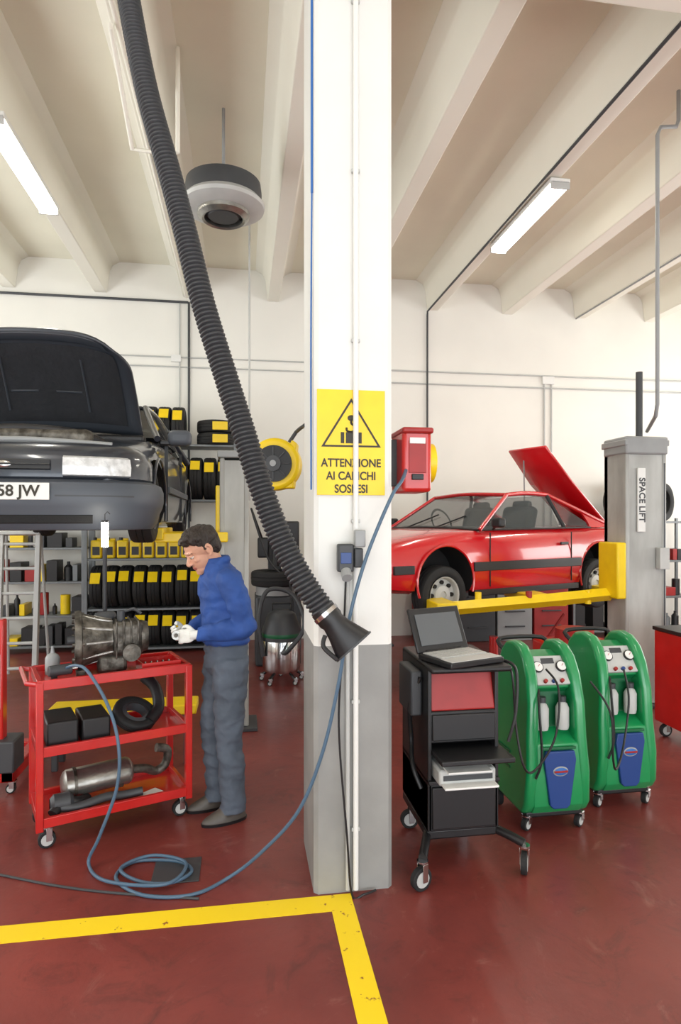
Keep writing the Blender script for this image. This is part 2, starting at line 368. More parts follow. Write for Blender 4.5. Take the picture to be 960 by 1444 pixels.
def quad(name,pts,m,par,th=0):
    o=mk(name,pts,[tuple(range(len(pts)))],m,par,smooth=False)
    if th:
        s=o.modifiers.new('s','SOLIDIFY');s.thickness=th;s.offset=0
    return o
def roofgrid(par,x0,L,z0,cr1,m):
    V=[];F=[]
    for i in range(9):
        for j in range(9):
            x=x0-L*i/8;yy=-.6+1.2*j/8;V.append((x,yy,z0+cr1*(1-(yy/.6)**2)+.018*sin(pi*i/8)))
    for i in range(8):
        for j in range(8): F.append((i*9+j,i*9+j+1,(i+1)*9+j+1,(i+1)*9+j))
    ro=mk('roof',V,F,m,par);q=ro.modifiers.new('s','SOLIDIFY');q.thickness=.02
# --- red coupe
rc=empty('red_coupe_car',(2.675,6.965,.895),radians(202.2))
st=[(1.90,.62,.30,.50),(1.86,.72,.24,.58),(1.72,.80,.18,.64),(1.15,.84,.14,.735),(.7,.845,.13,.76),(0,.85,.13,.765),(-.8,.85,.13,.775),(-1.3,.85,.15,.79),(-1.7,.80,.22,.77),(-1.88,.72,.30,.70),(-1.9,.66,.36,.62)]
car_shell('body',rc,st,M_carred,(1.15,-1.15),.84,.345,.27)
for x in(1.15,-1.15):
    for s in(-1,1): wheel(rc,x,s*.73,.14,.285,.19,M_lgrey,s)
    cyl('axle',(x,-.65,.2),(x,.65,.2),.04,M_dkg,rc)
for s in(-1,1):
    y0=.775*s;y1=.60*s
    A0=(.66,y0,.765);A1=(.10,y1,1.14);B1=(-.52,y1,1.155);B0=(-.62,y0,.775);D0=(-1.55,y0*.97,.79)
    quad('side_window',[(.60,y0,.775),A1,B1,B0],M_glass,rc)
    quad('quarter_window',[(-.66,y0,.78),(-.60,y1*1.03,1.10),(-1.02,y0*.97,.84),(-1.04,y0*.985,.79)],M_glass,rc)
    tube('a_pillar',[A0,A1],.022,M_carred,rc);tube('roof_rail',[A1,(-.2,y1,1.165),B1],.024,M_carred,rc,sm=4)
    tube('b_pillar',[B0,B1],.022,M_blk,rc)
    tube('window_sill',[A0,(0,y0*1.01,.775),(-1.05,y0*1.01,.785)],.010,M_blk,rc)
    tube('buttress_top',[B1,(-.95,y0*.9,.98),(-1.3,y0*.95,.85),D0],.024,M_carred,rc,sm=6)
    quad('buttress',[(-1.03,y0*.98,.84),(-.98,y0*.9,.97),(-1.3,y0*.95,.85),(-1.55,y0*.97,.79),(-1.05,y0*.99,.785)],M_carred,rc,.015)
    bx('side_stripe',-.80,.80,.838*s,.862*s,.36,.45,M_blk,rc)
    bx('front_stripe',1.52,1.75,.80*s,.83*s,.36,.44,M_blk,rc)
    bx('sill',-.78,.78,.74*s,.835*s,.11,.17,M_blk,rc)
    bx('door_seam_front',.58,.586,.84*s,.853*s,.2,.74,M_blk,rc,0);bx('door_seam_rear',-.646,-.64,.84*s,.853*s,.2,.74,M_blk,rc,0)
    bx('door_handle',-.58,-.46,.845*s,.862*s,.60,.63,M_blk,rc)
    box('mirror',(.52,.90*s,.84),(.09,.12,.10),M_blk,rc,bevel=.02);tube('mirror_arm',[(.52,.82*s,.77),(.52,.88*s,.82)],.012,M_blk,rc)
    bx('headlight',1.80,1.88,.34*s,.62*s,.48,.56,M_lens,rc,.01)
    for ax in(1.15,-1.15):
        tube('arch_lip',[(ax+.352*cos(t),.842*s,.27+.352*sin(t)) for t in [radians(a) for a in range(-22,203,10)]],.012,M_carred,rc,8)
quad('windscreen',[(.66,.76,.768),(.66,-.76,.768),(.10,-.59,1.14),(.10,.59,1.14)],M_glass,rc)
tube('screen_base',[(.66,.77,.765),(.70,0,.785),(.66,-.77,.765)],.014,M_blk,rc,sm=6)
tube('screen_top',[(.10,.6,1.14),(.13,0,1.165),(.10,-.6,1.14)],.022,M_carred,rc,sm=6)
tube('wiper',[(.66,.1,.79),(.45,.35,.915)],.008,M_blk,rc);tube('wiper',[(.66,-.4,.79),(.45,-.1,.93)],.008,M_blk,rc)
roofgrid(rc,.10,.64,1.14,.035,M_carred)
quad('rear_window',[(-.54,.58,1.14),(-.54,-.58,1.14),(-.62,-.7,.79),(-.62,.7,.79)],M_glass,rc)
for s in(-1,1):
    box('seat_back',(-.35,.33*s,.78),(.14,.46,.5),M_int,rc,rot=(0,-.25,0),bevel=.06,seg=4);box('headrest',(-.43,.33*s,1.03),(.09,.26,.12),M_int,rc,bevel=.04,seg=3)
box('dashboard',(.45,0,.74),(.3,1.3,.12),M_int,rc,bevel=.04)
lathe('steering_wheel',[(0,.15),(.012,.165),(0,.18),(-.012,.165)],M_blk,rc,(.22,-.33,.84),'X',24,rot=(0,.4,0),closed=True)
lid=mk('engine_lid',[(0,y,0) for y in(-.26,.0,.34)]+[(.66,y,.51) for y in(-.28,.0,.34)]+[(1.06,y,.90) for y in(-.26,.0,.30)],[(0,1,4,3),(1,2,5,4),(3,4,7,6),(4,5,8,7)],M_carred,rc,loc=(-1.54,.32,.79))
q=lid.modifiers.new('s','SOLIDIFY');q.thickness=.035;q=lid.modifiers.new('b','BEVEL');q.width=.01
tube('lid_stay',[(-.62,.2,.8),(-.60,.2,1.58)],.008,M_grey,rc)
bx('front_bumper',1.78,1.93,-.70,.70,.26,.42,M_blk,rc,.03);bx('rear_bumper',-1.95,-1.80,-.72,.72,.32,.46,M_blk,rc,.03)
# --- dark hatchback
dc=empty('dark_hatchback_car',(-1.47,6.2,1.5),radians(-90))
st=[(1.96,.62,.30,.60),(1.9,.69,.26,.70),(1.8,.76,.22,.76),(1.3,.835,.2,.84),(.95,.845,.2,.90),(0,.85,.2,.95),(-1.2,.845,.2,.97),(-1.75,.8,.24,.95),(-1.95,.70,.35,.85)]
car_shell('body',dc,st,M_cardk,(1.25,-1.22),.85,.36,.36)
for x in(1.25,-1.22):
    for s in(-1,1): wheel(dc,x,s*.72,.37,.285,.18,M_dkg,s)
    cyl('axle',(x,-.65,.36),(x,.65,.36),.04,M_dkg,dc)
half=[(1.52,.855),(1.68,.855),(1.81,.815),(1.91,.735),(1.98,.61),(2.03,.42),(2.055,.2),(2.065,0)]
full=cr(half+[(x,-y) for x,y in half[-2::-1]],6)
def strip(name,prof,m,y0=-9,y1=9):
    pts=[]
    for i,(x,y) in enumerate(full):
        if y0<=y<=y1:
            a=Vector(full[max(i-1,0)]);b=Vector(full[min(i+1,len(full)-1)]);t=(b-a).normalized();n=Vector((-t.y,t.x))
            if n.dot(Vector((1,0)))<0 and abs(n.x)>.1: n=-n
            if abs(n.x)<=.1 and n.y*y<0: n=-n
            pts.append((Vector((x,y)),n))
    V=[];F=[];L=len(prof)
    for p,n in pts:
        for o,z in prof: V.append((p.x+n.x*o,p.y+n.y*o,z))
    for i in range(len(pts)-1):
        for k in range(L-1): F.append((i*L+k,(i+1)*L+k,(i+1)*L+k+1,i*L+k+1))
    return mk(name,V,F,m,dc)
strip('front_bumper',[(-.12,.19),(-.03,.195),(.005,.235),(.02,.30),(.038,.34),(.048,.38),(.048,.45),(.03,.495),(-.01,.515),(-.06,.52)],M_carpl)
strip('air_intake',[(.014,.235),(.022,.24),(.026,.285),(.02,.29)],M_blkm,-.55,.55)
strip('fascia',[(-.05,.50),(-.02,.53),(-.025,.64),(-.05,.70),(-.11,.75),(-.20,.775),(-.30,.785)],M_cardk)
strip('grille',[(-.012,.575),(-.006,.58),(-.012,.635),(-.018,.64)],M_blk,-.30,.30)
strip('grille_bar',[(-.004,.602),(.004,.608),(-.004,.614)],M_dkg,-.30,.30)
for s in(-1,1):
    a,b=(.345,.735) if s>0 else(-.735,-.345)
    strip('headlight',[(-.02,.535),(.008,.545),(.014,.60),(.0,.655),(-.03,.668)],M_lens,a,b)
    strip('headlight_rim',[(-.03,.525),(.0,.535),(-.02,.54)],M_carpl,a-.01,b+.01)
    for yy in(.44,.57): lathe('reflector',[(.0,.042),(-.02,.03),(-.03,0)],M_chr,dc,(2.055-.11*(yy-.35)/.2*.5,yy*s,.60),'X',20)
    strip('bumper_indent',[(.049,.405),(.050,.41),(.049,.415)],M_dkg,.3*s if s>0 else -.75,.75 if s>0 else -.3)
    y0=.79*s;y1=.60*s
    A0=(1.0,y0,.915);A1=(.35,y1,1.27);C1=(-1.25,y1,1.28);C0=(-1.75,y0,.96)
    quad('side_window_front',[(.93,y0,.93),(.33,y1*1.02,1.26),(-.28,y1*1.02,1.27),(-.30,y0,.955)],M_glassd,dc)
    quad('side_window_rear',[(-.36,y0,.955),(-.34,y1*1.02,1.27),(-1.15,y1*1.02,1.26),(-1.5,y0,.96)],M_glassd,dc)
    tube('a_pillar',[A0,A1],.026,M_cardk,dc);tube('roof_rail',[A1,(-.4,y1,1.305),C1],.028,M_cardk,dc,sm=4)
    tube('c_pillar',[C1,C0],.04,M_cardk,dc);tube('b_pillar',[(-.33,y0,.95),(-.31,y1,1.29)],.025,M_blk,dc)
    box('mirror',(.93,.96*s,.93),(.12,.19,.13),M_carpl,dc,bevel=.045,seg=4);box('mirror_arm',(.93,.85*s,.89),(.06,.1,.04),M_blk,dc,bevel=.01)
    bx('side_moulding',-.85,.85,.845*s,.872*s,.48,.54,M_carpl,dc,.01)
    bx('door_seam',.86,.867,.83*s,.858*s,.25,.9,M_blk,dc,0);bx('door_seam_rear',-.337,-.33,.83*s,.858*s,.25,.93,M_blk,dc,0)
    bx('door_handle',-.25,-.1,.845*s,.87*s,.80,.83,M_blk,dc)
    for ax in(1.25,-1.22): tube('arch_lip',[(ax+.366*cos(t),.842*s,.36+.366*sin(t)) for t in [radians(a) for a in range(-22,203,10)]],.012,M_cardk,dc,8)
quad('windscreen',[(1.0,.77,.92),(1.0,-.77,.92),(.35,-.59,1.27),(.35,.59,1.27)],M_glassd,dc)
roofgrid(dc,.37,1.64,1.275,.04,M_cardk)
quad('tailgate_glass',[(-1.25,.58,1.27),(-1.25,-.58,1.27),(-1.8,-.72,.96),(-1.8,.72,.96)],M_glassd,dc)
box('number_plate',(2.116,.03,.435),(.008,.52,.105),M_wht,dc,bevel=.003)
txt('plate_text','CJ 458 JW',.095,ink,dc,(2.122,.03,.435),(pi/2,0,pi/2))
sph('badge',(2.05,0,.605),(.012,.055,.026),M_chr,dc)
def hoodgrid(nm,wf,off,m,v0=0,v1=1,u0=-1,u1=1,bulge=0,th=0):
    N=18;V=[];F=[]
    dirv=Vector((.50,0,.635));dl=dirv.length;dirn=dirv.normalized();nrm=Vector((.80,0,-.60)).normalized()
    for i in range(N+1):
        v=v0+(v1-v0)*i/N
        for j in range(N+1):
            u=u0+(u1-u0)*j/N
            w=.68-.05*v-.10*max(0,(v-.72)/.28)**2
            L=dl*v*(1+.03*(1-abs(u)**2.0))*(1-.12*abs(u)**5*v)
            p=Vector((1.0,0,.93))+dirn*L+Vector((0,u*w*wf,0))
            p+=nrm*(-.07*(1-u*u)-.07*sin(pi*min(v,1)*.9)*.6+off+(bulge*max(0,sin(pi*i/N))**.4*max(0,sin(pi*j/N))**.4 if bulge else 0))
            V.append(p)
    for i in range(N):
        for j in range(N): F.append((i*(N+1)+j,i*(N+1)+j+1,(i+1)*(N+1)+j+1,(i+1)*(N+1)+j))
    o=mk(nm,V,F,m,dc)
    if th: s=o.modifiers.new('s','SOLIDIFY');s.thickness=th;s.offset=0
    return o
M_hood=mat('hood_inner',(40,45,52),.45,coat=.3)
M_felt=mat('hood_felt',(25,27,32),.9,bump=.8,bscale=25,var=.3,scale=7)
hoodgrid('hood_panel',1,0,M_hood,th=.02)
hoodgrid('hood_pad',.96,.012,M_felt,.10,.86,-.88,.88,.022)
hoodgrid('hood_brace_front',.96,.014,M_hood,.89,.97,-.85,.85,.010)
for s in(-1,1):
    hoodgrid('hood_crease_side',.97,.034,M_hood,.22,.74,.45*s-.012,.45*s+.012,.004)
    hoodgrid('hood_crease_cross',.97,.034,M_hood,.40,.42,min(.1*s,.40*s),max(.1*s,.40*s),.004)
cyl('hood_stay',(1.75,-.5,.78),(1.35,-.5,1.30),.008,M_chr,dc,8)
box('engine_block',(1.5,.05,.78),(.5,.8,.2),M_cast,dc,bevel=.04);box('scuttle',(1.03,0,.90),(.14,1.4,.06),M_blk,dc,bevel=.02)
tube('engine_pipe',[(1.75,-.4,.8),(1.7,-.1,.88),(1.7,.3,.86),(1.6,.5,.8)],.03,M_blk,dc,10,6)
tube('hood_latch_bar',[(1.80,-.6,.765),(1.84,0,.79),(1.80,.6,.765)],.018,M_grey,dc,10,6)
# ---------------------------------------------------------------- lifts
def lift_post(name,x,y,h,w=.26,dp=.3,m=M_post):
    e=empty(name,(x,y,0))
    bx('base',-w*.8,w*.8,-dp*.7,dp*.7,0,.03,M_dkg,e)
    bx('mast_back',-w/2,w/2,dp*.3,dp/2,.03,h,m,e,.01)
    for s in(-1,1): bx('mast_side',s*w/2-(.04 if s>0 else 0),s*w/2+(.04 if s<0 else 0),-dp/2,dp/2,.03,h,m,e,.01)
    bx('mast_front',-w/2+.03,w/2-.03,-dp/2+.01,-dp/2+.03,.03,h-.02,m,e,.004)
    bx('cap',-w/2-.02,w/2+.02,-dp/2-.02,dp/2+.02,h,h+.06,M_grey,e,.01)
    return e
lp=lift_post('vehicle_lift_post',-.07,5.42,2.28,.24,.26)
bx('carriage',-.155,-.06,-.10,.2,1.45,2.05,M_yel,lp,.01)
bx('arm',-.62,-.05,-.30,-.16,1.58,1.66,M_yel,lp,.01);bx('arm_rear',-.62,-.05,.14,.30,1.58,1.66,M_yel,lp,.01)
bx('arm_pad',-.70,-.55,-.34,-.12,1.6,1.695,M_yel,lp,.01);bx('arm_pad_rear',-.70,-.55,.12,.34,1.6,1.695,M_yel,lp,.01)
lp2=lift_post('vehicle_lift_post',-2.86,5.42,2.28,.24,.26)
bx('arm',.08,.70,-.30,-.16,1.56,1.66,M_yel,lp2,.01);bx('arm_pad',.55,.72,-.34,-.12,1.6,1.685,M_yel,lp2,.01);bx('carriage',.06,.155,-.3,.2,1.45,2.05,M_yel,lp2,.01)
rp=lift_post('vehicle_lift_post',3.76,5.55,2.46,.42,.36)
bx('motor_box',-.22,.22,-.2,.18,2.38,2.55,M_grey,rp,.02)
cyl('screw_cover',(.05,0,2.5),(.05,0,3.2),.032,M_dkg,rp,16)
bx('name_plate',-.1,-.02,-.2,-.18,1.65,2.25,M_wht,rp)
txt('post_text','SPACE LIFT',.085,M_dkg,rp,(-.06,-.203,1.95),(pi/2,pi/2,0))
bx('control_box',.1,.2,-.24,-.18,1.3,1.5,M_lgrey,rp)
bx('carriage',-.31,-.215,-.20,.12,1.02,1.55,M_yel,rp,.015)
tube('arm_front',[(-.27,-.02,1.05),(-.9,-.0,1.00),(-2.0,-.10,.95)],[(.062,.08)]*3,M_yel,rp,4)
tube('arm_rear',[(-.27,.05,1.05),(.1,.45,1.0),(.3,1.0,.96)],[(.05,.07)]*3,M_yel,rp,4)
bx('arm_pad',-2.05,-1.85,-.2,.35,.91,1.015,M_yel,rp,.01);bx('arm_pad_mid',-.95,-.7,.0,.9,.94,1.015,M_yel,rp,.01);bx('arm_pad_rear',.2,.42,.75,1.3,.93,1.015,M_yel,rp,.01)
for x in(-.5,-1.1,-1.6): cyl('arm_pin',(x,-.02,.96),(x,-.02,1.09),.03,M_redd if x==-1.1 else M_yel,rp,14)
tube('hydraulic_line',[(.19,-.17,.1),(.19,-.17,2.3)],.014,M_dkg,rp,8)
rp2=lift_post('vehicle_lift_post',1.75,8.75,2.46,.42,.36)
bx('arm',.0,.5,-1.3,-.2,.91,1.005,M_yel,rp2,.01);bx('arm_b',.5,1.3,-.9,-.7,.91,1.005,M_yel,rp2,.01)
tube('air_drop_pipe',[(3.86,5.5,2.62),(3.52,4.9,2.66),(3.5,4.85,2.75),(3.5,4.85,5.05),(3.53,4.85,5.12),(3.68,4.85,5.14),(3.70,4.85,5.2),(3.70,4.85,5.45)],.017,M_grey,None,10)
# ---------------------------------------------------------------- ladder / racks
ld=empty('aluminium_ladder',(-2.42,7.2,.005));ld.rotation_euler=(radians(-5),0,0)
for s in(-1,1): bx('rail',s*.19-.025,s*.19+.025,-.035,.035,0.0,1.62,M_lgrey,ld,.004)
for i in range(6): cyl('rung',(-.19,0,.15+i*.27),(.19,0,.15+i*.27),.018,M_lgrey,ld,12)
bx('top_cap',-.22,.22,-.06,.12,1.6,1.64,M_lgrey,ld,.01)
for s in(-1,1): cyl('rear_leg',(s*.18,.10,1.6),(s*.22,.42,.04),.016,M_lgrey,ld,10)
def rack(name,x0,x1,y0,y1,levels,h):
    e=empty(name,(0,0,0))
    for x in(x0,x1):
        for y in(y0,y1): bx('post',x-.02,x+.02,y-.02,y+.02,0,h,M_shelf,e)
    for z in levels: bx('shelf',x0,x1,y0,y1,z-.03,z,M_shelf,e)
    return e
tr=rack('tyre_rack',-2.02,-.10,8.55,8.98,[.08,.60,1.26,2.04,2.78],2.82)
def tyrerow(x0,x1,z,R,w,lab=True):
    x=x0+w/2;step=w+.012
    while x+w/2<=x1+.01:
        tyre('tyre',tr,(x,8.74,z+R),R,w,'X',n=24)
        a=random.uniform(.42,.6)
        if lab: box('label',(x+random.uniform(-.01,.01),8.74-R*cos(a)-.004,z+R+R*sin(a)),(w*.72,.006,.15),M_yel,tr,rot=(-a,0,0),bevel=.001)
        x+=step
tyrerow(-1.98,-.14,.08,.235,.17);tyrerow(-1.98,-.14,.60,.28,.17);tyrerow(-1.98,-.14,2.04,.29,.17)
tyrerow(-1.85,-.6,2.78,.26,.17)
x=-1.9
while x<-.2:
    box('oil_jug',(x,8.66,1.26+.12),(.14,.17,.24),M_yel,tr,bevel=.02);cyl('jug_cap',(x-.03,8.66,1.49),(x-.03,8.66,1.535),.025,M_blk,tr,12)
    box('jug_label',(x,8.572,1.36),(.09,.004,.11),M_blk,tr,bevel=.001);box('jug_grip',(x+.03,8.66,1.51),(.07,.03,.025),M_yel,tr,bevel=.008);x+=.165
for i in range(2):
    tyre('tyre',tr,(-.36,8.76,2.78+.085+i*.17),.26,.165,'Z',n=28);box('label',(-.30,8.50,2.86+i*.17),(.2,.006,.11),M_yel,tr)
cols=[M_redd,M_dkg,M_blk,M_dkg,M_grey,M_blk,M_yel,M_blk,M_dkg,M_shelf]
def junk(r,xa,xb,ya,levels,hm):
    for z in levels:
        x=xa
        while x<xb:
            w=random.uniform(.06,.2);h=random.uniform(.10,hm);t=random.random()
            if t<.55: bx('box',x,x+w,ya,ya+random.uniform(.2,.33),z,z+h,random.choice(cols),r,.006)
            elif t<.8: cyl('can',(x+w/2,ya+.12,z),(x+w/2,ya+.12,z+h),w*.42,random.choice(cols),r,16,bevel=.006)
            else: lathe('bottle',[(0,0),(0,w*.4),(h*.7,w*.4),(h*.85,w*.15),(h,w*.15),(h,0)],random.choice(cols),r,(x+w/2,ya+.12,z),'Z',16)
            x+=w+random.uniform(.01,.05)
cr1=rack('storage_rack',-3.3,-2.1,8.75,9.15,[.1,.5,.95,1.4,1.9],1.95);junk(cr1,-3.25,-2.2,8.78,(.1,.5,.95,1.4,1.9),.3)
cr2=rack('storage_rack',4.9,6.9,8.7,9.1,[.1,.6,1.15,1.75],1.8);junk(cr2,4.95,6.7,8.73,(.1,.6,1.15),.42)
for i in range(3): tyre('tyre',cr2,(5.75+i*.36,8.9,1.75+.3),.3,.19,'Y',n=28,rot=(0,0,.5))
wb=empty('workbench',(0,0,0))
bx('top',2.5,4.8,8.6,9.2,.8,.86,M_grey,wb,.006)
for i in range(4): bx('cabinet_%d'%(i+1),2.53+i*.57,3.07+i*.57,8.64,9.18,.0,.8,[M_redd,M_dkg,M_grey,M_redd][i],wb,.01)
for i in range(4):
    for k in range(3): bx('handle',2.65+i*.57,2.95+i*.57,8.615,8.64,.2+k*.22,.22+k*.22,M_dkg,wb)
bx('vise',3.2,3.4,8.65,8.95,.86,1.0,M_blue,wb,.02)
tb=empty('tool_cabinet',(3.68,4.45,0))
bx('body',-.34,.34,-.22,.22,.12,.86,M_red,tb,.01)
for k in range(5): bx('drawer',-.31,.31,-.235,-.22,.16+k*.135,.28+k*.135,M_redd,tb,.004);bx('drawer_handle',-.2,.2,-.25,-.235,.25+k*.135,.265+k*.135,M_chr,tb,.002)
for x in(-.28,.28):
    for y in(-.16,.16): caster(tb,x,y,.05)
bx('top_tray',-.35,.35,-.23,.23,.86,.89,M_blk,tb)
for i in range(3): cyl('spray_can',(-.2+i*.12,-.05,.89),(-.2+i*.12,-.05,1.08),.033,[M_grey,M_redd,M_dkg][i],tb,16)
tj=empty('floor_jack',(3.0,6.7,0))
extr('frame',[(-.3,.06),(.3,.06),(.3,.14),(.1,.22),(-.3,.14)],'Y',-.12,.12,M_red,tj,.01)
tube('handle',[(.25,0,.15),(.6,-.1,.7)],.015,M_redd,tj,10)
for x in(-.22,.22): cyl('wheel',(x,-.15,.05),(x,.15,.05),.05,M_dkg,tj,16)
cyl('saddle',(-.2,0,.15),(-.2,0,.45),.05,M_red,tj,16)
gb=empty('parts_washer',(2.85,5.05,0))
bx('tank',-.3,.3,-.2,.2,.5,.72,M_red,gb,.03)
for x in(-.25,.25):
    for y in(-.15,.15): bx('leg',x-.02,x+.02,y-.02,y+.02,0,.5,M_dkg,gb)
cyl('drum',(.0,0,.72),(.0,0,.82),.16,M_redd,gb)
# ---------------------------------------------------------------- vacuum + tyre changer
vc=empty('workshop_vacuum_cleaner',(.42,6.85,0))
lathe('tank',[(.12,0),(.12,.19),(.16,.205),(.46,.205),(.47,.2)],M_chr,vc,axis='Z',n=36)
lathe('motor_head',[(.46,.215),(.56,.215),(.66,.18),(.74,.15),(.78,.09),(.79,0)],M_dkg,vc,axis='Z',n=36)
lathe('green_band',[(.50,.218),(.52,.222),(.54,.218)],M_grnd,vc,axis='Z',n=36)
for i in range(5):
    a=i*2*pi/5+.3;tube('foot',[(cos(a)*.12,sin(a)*.12,.13),(cos(a)*.23,sin(a)*.23,.06)],.016,M_blk,vc,8);caster(vc,cos(a)*.23,sin(a)*.23,.025,h=.07)
tube('suction_hose',[(0,-.2,.35),(.05,-.33,.4),(.22,-.3,.65),(.12,-.1,.95),(-.15,-.05,1.0),(-.25,-.1,.7),(-.2,-.1,.3)],.024,M_dkg,vc,10,8)
tube('handle',[(-.1,0,.76),(-.1,0,.85),(.1,0,.85),(.1,0,.76)],.012,M_blk,vc,8)
ts=empty('tyre_changer',(.40,7.8,0))
bx('cabinet',-.25,.3,-.25,.3,0,.85,M_dkg,ts,.03);bx('column',-.08,.08,.15,.3,.85,1.9,M_dkg,ts,.01)
tube('arm',[(0,.22,1.85),(0,-.1,1.85),(0,-.15,1.7),(0,-.15,1.2)],.04,M_blk,ts,12);cyl('turntable',(0,-.05,.85),(0,-.05,.95),.24,M_grey,ts,32)
tyre('wheel_tyre',ts,(0,-.05,1.05),.3,.19,'Z');bx('pressure_gauge',-.22,-.08,-.1,.0,1.3,1.55,M_blk,ts,.02)
tube('hose',[(-.15,-.05,1.5),(-.3,-.3,1.9),(-.1,-.32,1.3),(.15,-.3,1.0),(.2,-.3,.6)],.012,M_blk,ts,8,8)
bx('control_column',.1,.3,.0,.2,.85,1.75,M_blk,ts,.02)
# ---------------------------------------------------------------- engine crane on the left
ec=empty('engine_crane',(-1.545,4.3,0))
bx('leg',-.5,.1,-.04,.04,.08,.16,M_red,ec,.008);bx('leg_b',-.5,.1,.5,.58,.08,.16,M_red,ec,.008);bx('cross',.02,.1,-.04,.58,.08,.16,M_red,ec,.008)
bx('mast',-.045,.035,-.04,.04,.16,1.12,M_red,ec,.008);bx('label',-.03,.02,-.043,-.04,.55,.9,M_wht,ec,0)
bx('box_low',.0,.12,-.1,.1,.16,.36,M_dkg,ec,.01)
for x in(-.45,.07):
    for y in(0,.54): caster(ec,x,y,.03,h=.08)
dp=empty('oil_drain_bench',(-.75,4.72,0))
bx('top',-.60,.42,-.12,.12,.36,.43,M_yel,dp,.01)
for x in(-.55,.35):
    for y in(-.09,.09): bx('leg',x-.02,x+.02,y-.02,y+.02,0,.36,M_dkg,dp)
# ---------------------------------------------------------------- red service cart
ct=empty('red_service_cart',(-.764,3.835,0),radians(22))
W,D=.40,.20
for x in(-W,W):
    for y in(-D,D): bx('post',x-.019,x+.019,y-.019,y+.019,.11,.90,M_red,ct,.004);caster(ct,x*.9,y*.8,.045,h=.115)
for z,nm in((.155,'bottom_shelf'),(.53,'middle_shelf'),(.885,'top_shelf')):
    bx(nm,-W,W,-D,D,z-.02,z-.012,M_red,ct,.002)
    for s in(-1,1):
        bx(nm+'_rail',-W,W,s*D-.012,s*D+.012,z-.03,z+.022,M_red,ct,.003);bx(nm+'_end',s*W-.012,s*W+.012,-D,D,z-.03,z+.022,M_red,ct,.003)
tube('handle',[(-W,-D,.885),(-W-.06,-D,.9),(-W-.06,D,.9),(-W,D,.885)],.013,M_red,ct,8)
bx('cart_box',-.36,-.2,-.15,.13,.518,.66,M_blk,ct,.01);bx('cart_box_b',-.18,-.03,-.14,.13,.518,.65,M_blk,ct,.01)
tyre('flywheel_ring',ct,(.13,-.02,.60),.13,.06,'Z',rot=(.5,.25,0));lathe('belt_pulley',[(-.03,.06),(-.02,.085),(.02,.085),(.03,.06)],M_dkg,ct,(.13,-.02,.60),'Z',24,rot=(.5,.25,0),closed=True)
tube('radiator_hose',[(.2,-.08,.56),(.27,-.02,.62),(.27,.05,.72),(.22,.12,.78)],.035,M_blk,ct,12,6)
V,F=sweepd([(-.27,.02,.25),(-.255,.02,.25),(-.24,.02,.25),(.09,.0,.27),(.105,0,.27),(.12,0,.27)],[(.04,.05),(.065,.085),(.075,.095),(.075,.095),(.065,.085),(.04,.05)],28);mk('muffler',V,F,M_alu,ct)
for x in(-.2,.05): V,F=sweepd([(x-.008,.015,.256),(x+.008,.015,.256)],[(.079,.099)]*2,28);mk('muffler_band',V,F,M_cast,ct)
tube('exhaust_pipe',[(.1,0,.27),(.2,.02,.25),(.27,.05,.21),(.33,.05,.24),(.34,.04,.33),(.27,.03,.36)],.026,M_cast,ct,12,6)
tube('exhaust_pipe_front',[(-.32,-.12,.19),(-.2,-.14,.175),(-.05,-.13,.19),(.05,-.12,.175),(.15,-.13,.18)],.024,M_dkg,ct,12,6)
tube('exhaust_elbow',[(-.33,-.15,.165),(-.27,-.1,.2),(-.2,-.1,.185),(-.14,-.05,.17)],.03,M_blk,ct,12,6)
lathe('catalyst',[(-.06,.03),(-.04,.05),(.04,.05),(.06,.03)],M_dkg,ct,(-.28,-.1,.2),'X',20)
box('rag',(.2,-.12,.148),(.13,.09,.008),M_wht,ct,rot=(0,0,.4))
gx=empty('gearbox',(-.76,3.83,.875),radians(15))
lathe('bell_flange',[(-.2,.10),(-.2,.165),(-.18,.17),(-.165,.165),(-.16,.15)],M_cast,gx,(0,0,.19),'X',40)
lathe('bell_housing',[(-.17,.155),(-.12,.14),(-.06,.12),(-.02,.112),(.0,.112)],M_cast,gx,(0,0,.19),'X',40)
lathe('clutch_recess',[(-.2,.10),(-.15,.09),(-.14,.03),(-.24,.025),(-.24,0)],M_dkg,gx,(0,0,.19),'X',30)
for i in range(10):
    a=i*2*pi/10;cyl('bolt',(-.215,cos(a)*.148,.19+sin(a)*.148),(-.15,cos(a)*.148,.19+sin(a)*.148),.011,M_cast,gx,8)
    cyl('rib',(-.17,cos(a)*.145,.19+sin(a)*.145),(.0,cos(a)*.105,.19+sin(a)*.105),.009,M_alu,gx,6)
box('casing',(.08,0,.19),(.18,.2,.2),M_cast,gx,bevel=.035,seg=4)
for i in range(4): box('casing_rib',(.02+i*.04,0,.19),(.01,.215,.215),M_cast,gx,bevel=.01)
lathe('end_cover',[(.16,.0),(.2,.05),(.2,.085),(.17,.095),(.16,.095)][::-1],M_cast,gx,(0,0,.19),'X',28)
cyl('output_flange',(.1,-.09,.12),(.1,-.14,.12),.05,M_cast,gx);cyl('selector',(.05,-.02,.28),(.05,-.02,.35),.022,M_dkg,gx);tube('lever',[(.05,-.02,.34),(.12,-.04,.36),(.16,-.05,.33)],.009,M_dkg,gx,8)
box('mount',(.0,0,.05),(.16,.16,.1),M_cast,gx,bevel=.02);box('mount_foot',(-.17,0,.018),(.05,.2,.035),M_cast,gx);box('starter',(-.03,.1,.3),(.13,.07,.07),M_dkg,gx,bevel=.03)
tt=empty('parts_tray',(-.50,3.87,.873),radians(22))
